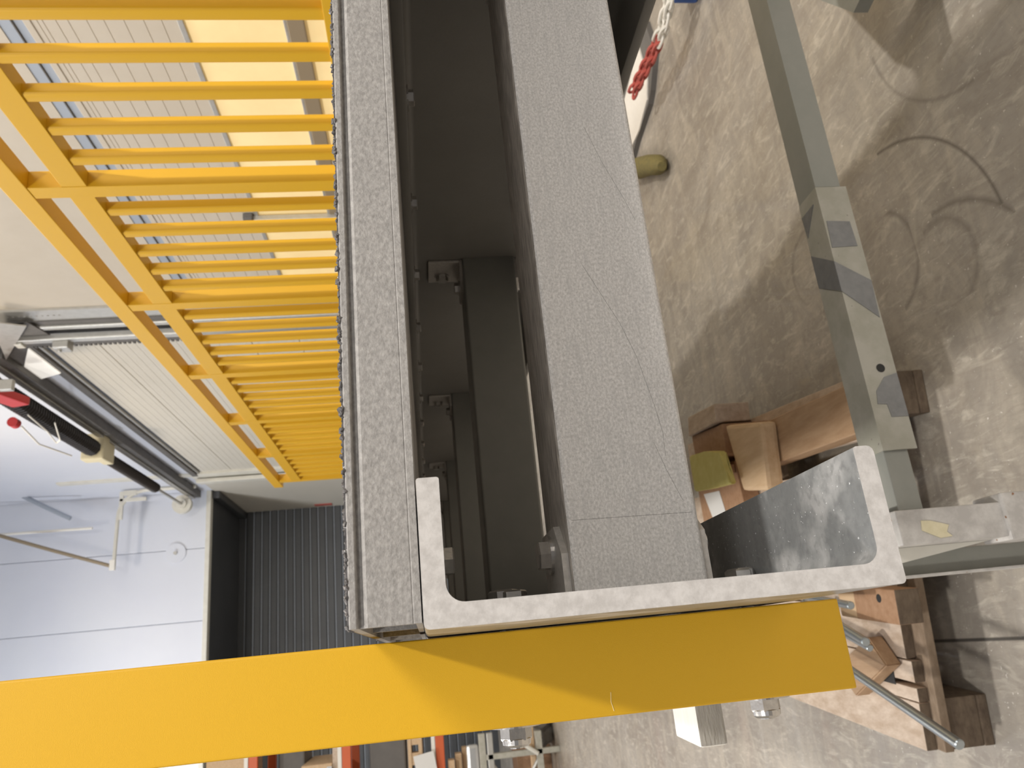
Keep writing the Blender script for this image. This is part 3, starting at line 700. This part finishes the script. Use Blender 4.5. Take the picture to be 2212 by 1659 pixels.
# ------------------------------------------------------------------ pallet with timber on it
PA = -7.2
PO = Vector((-0.292, 1.338, FZ))
RP = RZ(PA)
def pb(lo, hi, bev=0.003, r=0.0):
    """box given in pallet coordinates (x along its front, y along its length, z up from the floor)"""
    bm = bmesh.new(); vs = box(bm, lo, hi, bev, RZ(r) if r else None)
    for v in bm.verts: v.co = RP @ v.co + PO
    bmesh.ops.recalc_face_normals(bm, faces=bm.faces[:]); bm.normal_update()
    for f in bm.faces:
        if f.normal.y < -0.85: f.material_index = 1      # shade painted onto the camera-facing faces
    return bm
t = thing('wooden_pallet', 'weathered wooden pallet on the concrete floor under the platform', 'pallet', PO)
for x0 in (0.0, 0.35, 0.70):
    for y0, y1 in ((0.0, 0.10), (0.53, 0.675), (1.10, 1.2)):
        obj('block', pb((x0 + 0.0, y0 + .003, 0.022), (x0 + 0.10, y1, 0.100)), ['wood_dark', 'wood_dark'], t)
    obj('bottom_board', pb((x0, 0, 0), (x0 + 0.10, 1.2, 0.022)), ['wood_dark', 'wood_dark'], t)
for y0 in (0.0, 0.53, 1.06):
    obj('cross_board', pb((0, y0 - 0.012, 0.100), (0.8, y0 + 0.11, 0.120)), ['wood_mid', 'wood_mid'], t)
for x0, x1, yf in ((0.0, 0.093, 0.014), (0.0955, 0.123, 0.012), (0.134, 0.177, 0.014), (0.180, 0.272, 0.030), (0.276, 0.345, 0.016), (0.36, 0.455, 0.02), (0.50, 0.60, 0.014), (0.655, 0.80, 0.014)):
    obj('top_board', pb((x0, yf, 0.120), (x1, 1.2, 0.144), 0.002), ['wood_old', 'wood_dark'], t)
def pthing(name, lo, hi, m, label, cat='wood', r=0.0, bev=0.003, group=None):
    return tag(obj(name, pb(lo, hi, bev, r), [m, 'wood_dark']), label, cat, group)
t = thing('timber_block', 'reddish squared timber block with a drilled hole, on the pallet front', 'wood', (0.0, 1.3, -1.0))
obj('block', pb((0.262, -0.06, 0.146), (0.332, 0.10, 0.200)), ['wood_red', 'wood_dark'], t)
bm = bmesh.new(); disc(bm, RP @ Vector((0.312, 0.0, 0.1995)) + PO, (0, 0, 1), 0.009, 0.0009, 16); obj('drilled_hole', bm, 'black', t)
obj('pale_side', pb((0.262, 0.102, 0.146), (0.332, 0.17, 0.198)), ['wood', 'wood'], t)
bm = bmesh.new(); prism(bm, [(0.08, 0.196), (0.168, 0.046), (0.221, 0.104), (0.135, 0.27)], 'Z', 0.146, 0.182)
bmesh.ops.bevel(bm, geom=bm.edges[:], offset=0.003, segments=2, affect='EDGES')
for v in bm.verts: v.co = RP @ v.co + PO
tag(obj('timber_offcut', bm, 'wood_brown'), 'askew golden-brown timber offcut under the end of the yellow post', 'wood')
def fp(name, poly, z0, z1, m, label, cat='wood', bev=0.003):
    bm = bmesh.new(); prism(bm, poly, 'Z', z0, z1)
    if bev: bmesh.ops.bevel(bm, geom=bm.edges[:], offset=bev, segments=2, affect='EDGES', profile=0.6)
    return tag(obj(name, bm, m), label, cat)
fp('plank', [(0.516, 1.69), (0.470, 1.21), (0.357, 1.19), (0.398, 1.70)], -1.004, -0.950, 'wood_brown', 'wide brown plank lying towards the far side of the pallet', 'plank')
fp('timber_offcut', [(0.545, 1.82), (0.535, 1.715), (0.37, 1.72), (0.38, 1.82)], -1.004, -0.951, 'wood_red', 'dark red-brown board under the honey-coloured block')
fp('timber_block', [(0.552, 1.806), (0.494, 1.577), (0.317, 1.611), (0.348, 1.766)], -0.9485, -0.900, 'wood', 'honey-coloured squared timber block lying across the brown plank', bev=0.012)
fp('timber_offcut', [(0.66, 2.08), (0.63, 1.84), (0.575, 1.85), (0.60, 2.10)], -1.004, -0.895, 'wood_old', 'greyish upright timber, farthest back in the pallet pile')
fp('timber_offcut', [(0.60, 2.10), (0.565, 1.835), (0.475, 1.845), (0.50, 2.10)], -1.004, -0.905, 'wood_red', 'reddish timber standing between greyish timber and honey-coloured block')
fp('board', [(0.49, 2.25), (0.465, 1.90), (0.302, 1.89), (0.295, 2.25)], -1.004, -0.950, 'wood_red', 'red-brown board beneath the yellow-green foam piece', 'board')
fp('paper_strip', [(0.422, 2.20), (0.405, 2.06), (0.322, 2.035), (0.332, 2.155)], -0.9495, -0.9485, 'paper', 'white printed paper strip on the red-brown board', 'paper', 0)
fp('timber_offcut', [(0.46, 2.02), (0.455, 1.90), (0.43, 1.905), (0.43, 2.02)], -0.9485, -0.882, 'wood_red', 'thin dark timber under the yellow-green foam piece')
# rods resting on the pallet
def rod(a, b, r, label):
    bm = bmesh.new(); a = Vector(a); b = Vector(b); d = (b - a).normalized()
    tube(bm, [a, a + d * 0.002, b - d * 0.002, b], r, 16, True, [r * 0.8, r, r, r * 0.8])
    tag(obj('steel_rod', bm, 'rod', None, True), label, 'rod')
rod((-0.24, 1.072, -0.90), (-0.02, 1.72, -0.925), 0.0095, 'long zinc-plated steel rod jutting past the pallet corner')
rod((-0.066, 1.300, -0.90), (0.03, 1.62, -0.94), 0.0095, 'short visible rod end just right of the yellow post foot')
rod((-0.0795, 1.316, -0.915), (0.000, 1.60, -0.94), 0.0075, 'rod end below the short visible one by the post foot')
rod((0.009, 1.317, -0.895), (0.05, 1.62, -0.93), 0.0085, 'rod end beside the reddish block with the hole')
bm = bmesh.new(); box(bm, (0.120, 0.085, 0.1445), (0.180, 0.175, 0.1455))
for v in bm.verts: v.co = RP @ v.co + PO
tag(obj('rubber_pad', bm, 'black'), 'black rubber pad on the pallet boards near the rods', 'pad')

# yellow-green foam piece on the pile
bm = bmesh.new(); prism(bm, [(0.520, 2.035), (0.500, 1.90), (0.469, 1.778), (0.42, 1.772), (0.367, 1.746), (0.385, 1.90), (0.405, 2.041)], 'Z', -0.88, -0.86)
bmesh.ops.bevel(bm, geom=bm.edges[:], offset=0.004, segments=2, affect='EDGES')
tag(obj('foam_piece', bm, 'foam', None, True), 'yellow-green foam piece on the timber pile beside the big grey beam', 'foam')
# olive glove-like roll on the floor
bm = bmesh.new(); tube(bm, [(2.12, 2.80, FZ + 0.05), (2.06, 2.70, FZ + 0.048), (1.98, 2.56, FZ + 0.045), (1.91, 2.46, FZ + 0.045), (1.875, 2.42, FZ + 0.045)], 0.05, 14, True, [0.045, 0.050, 0.046, 0.044, 0.02])
tag(obj('cloth_roll', bm, 'olive', None, True), 'short olive cloth roll on the floor by the big grey beam', 'cloth')
# things by the right wall: barrier board, chain, blue clip
t = thing('barrier_board', 'white-topped board with a dark edge lying on the floor at the chain', 'barrier', (2.45, 2.6, FZ))
bm = bmesh.new(); prism(bm, [(2.559, 2.467), (2.361, 2.435), (2.274, 2.485), (2.237, 2.655), (2.245, 2.80), (2.50, 2.85)], 'Z', -1.1245, -1.118); obj('top_panel', bm, 'wrap', t)
bm = bmesh.new(); prism(bm, [(2.60, 2.36), (2.395, 2.316), (2.286, 2.438), (2.256, 2.493), (2.235, 2.718), (2.21, 2.84), (2.5, 2.95), (2.65, 2.5)], 'Z', FZ, -1.125); obj('dark_edge', bm, 'cover', t)
def chainlink(c, d, n, rr):
    c = Vector(c); d = Vector(d).normalized(); n = Vector(n).normalized(); s = d.cross(n)
    pts = []
    for k in range(17):
        a = 2 * PI * k / 16
        pts.append(c + d * (rr * 1.25 * math.cos(a) + 0.4 * rr * (1 if math.cos(a) > 0 else -1)) + s * rr * 0.75 * math.sin(a))
    bm = bmesh.new(); tube(bm, pts, rr * 0.30, 6, False); return bm
cp = [Vector(p) for p in ((2.206, 1.76, -1.02), (2.185, 1.83, -1.02), (2.145, 1.95, -1.02), (2.155, 2.08, -1.02), (2.18, 2.22, -1.02), (2.21, 2.40, -1.02))]
t = thing('barrier_chain', 'red and white plastic chain draped over the dark-edged board', 'chain', (2.46, 2.5, FZ))
tot = 0; acc = []
for a, b in zip(cp, cp[1:]):
    L_ = (b - a).length; k = max(1, int(L_ / 0.042))
    for i in range(k): acc.append((a.lerp(b, i / k), b - a))
for i, (c, d) in enumerate(acc):
    for off in (0, 1):
        col = 'chain_red' if i > 5 else 'white_pl'
        obj('chain_link', chainlink(c + Vector((0.028 * off, 0.0, 0.006 * off)), d, (0, 0, 1) if (i + off) % 2 else (1, 0, 0.2), 0.021), col, t, True)
t = thing('blue_clip', 'blue plastic holder on the floor next to the white chain end', 'holder', (2.3, 1.98, FZ))
bm = bmesh.new(); box(bm, (2.235, 1.70, FZ), (2.40, 1.90, FZ + 0.10), 0.01); obj('body', bm, 'blue', t)
obj('tab', B((2.215, 1.80, FZ), (2.236, 1.86, FZ + 0.05), 0.005), 'blue', t)
# corner of a steel foot at the upper right
bm = bmesh.new(); prism(bm, [(1.215, 0.885), (1.105, 0.806), (1.12, 0.74), (1.5, 0.70), (1.5, 1.0)], 'Z', -0.93, -0.90)
t = thing('steel_stool', 'grey steel plate corner standing past the trestle at the frame edge', 'stand', (1.3, 0.85, FZ))
obj('top_plate', bm, 'paintgrey', t)
for x_, y_ in ((1.25, 0.78), (1.42, 0.78), (1.42, 0.93), (1.25, 0.87)): obj('leg', B((x_ - .015, y_ - .015, FZ), (x_ + .015, y_ + .015, -0.93), 0.002), 'paintgrey', t)
# masking tape scrap on the leg
bm = bmesh.new(); prism(bm, [(0.092, -0.616), (0.091, -0.628), (0.084, -0.651), (0.076, -0.646), (0.070, -0.652), (0.069, -0.636), (0.080, -0.614)], 'Y', 0.5955, 0.5968)
tag(obj('tape_scrap', bm, 'mask_tape'), 'torn cream masking tape scrap on the grey trestle leg', 'tape')
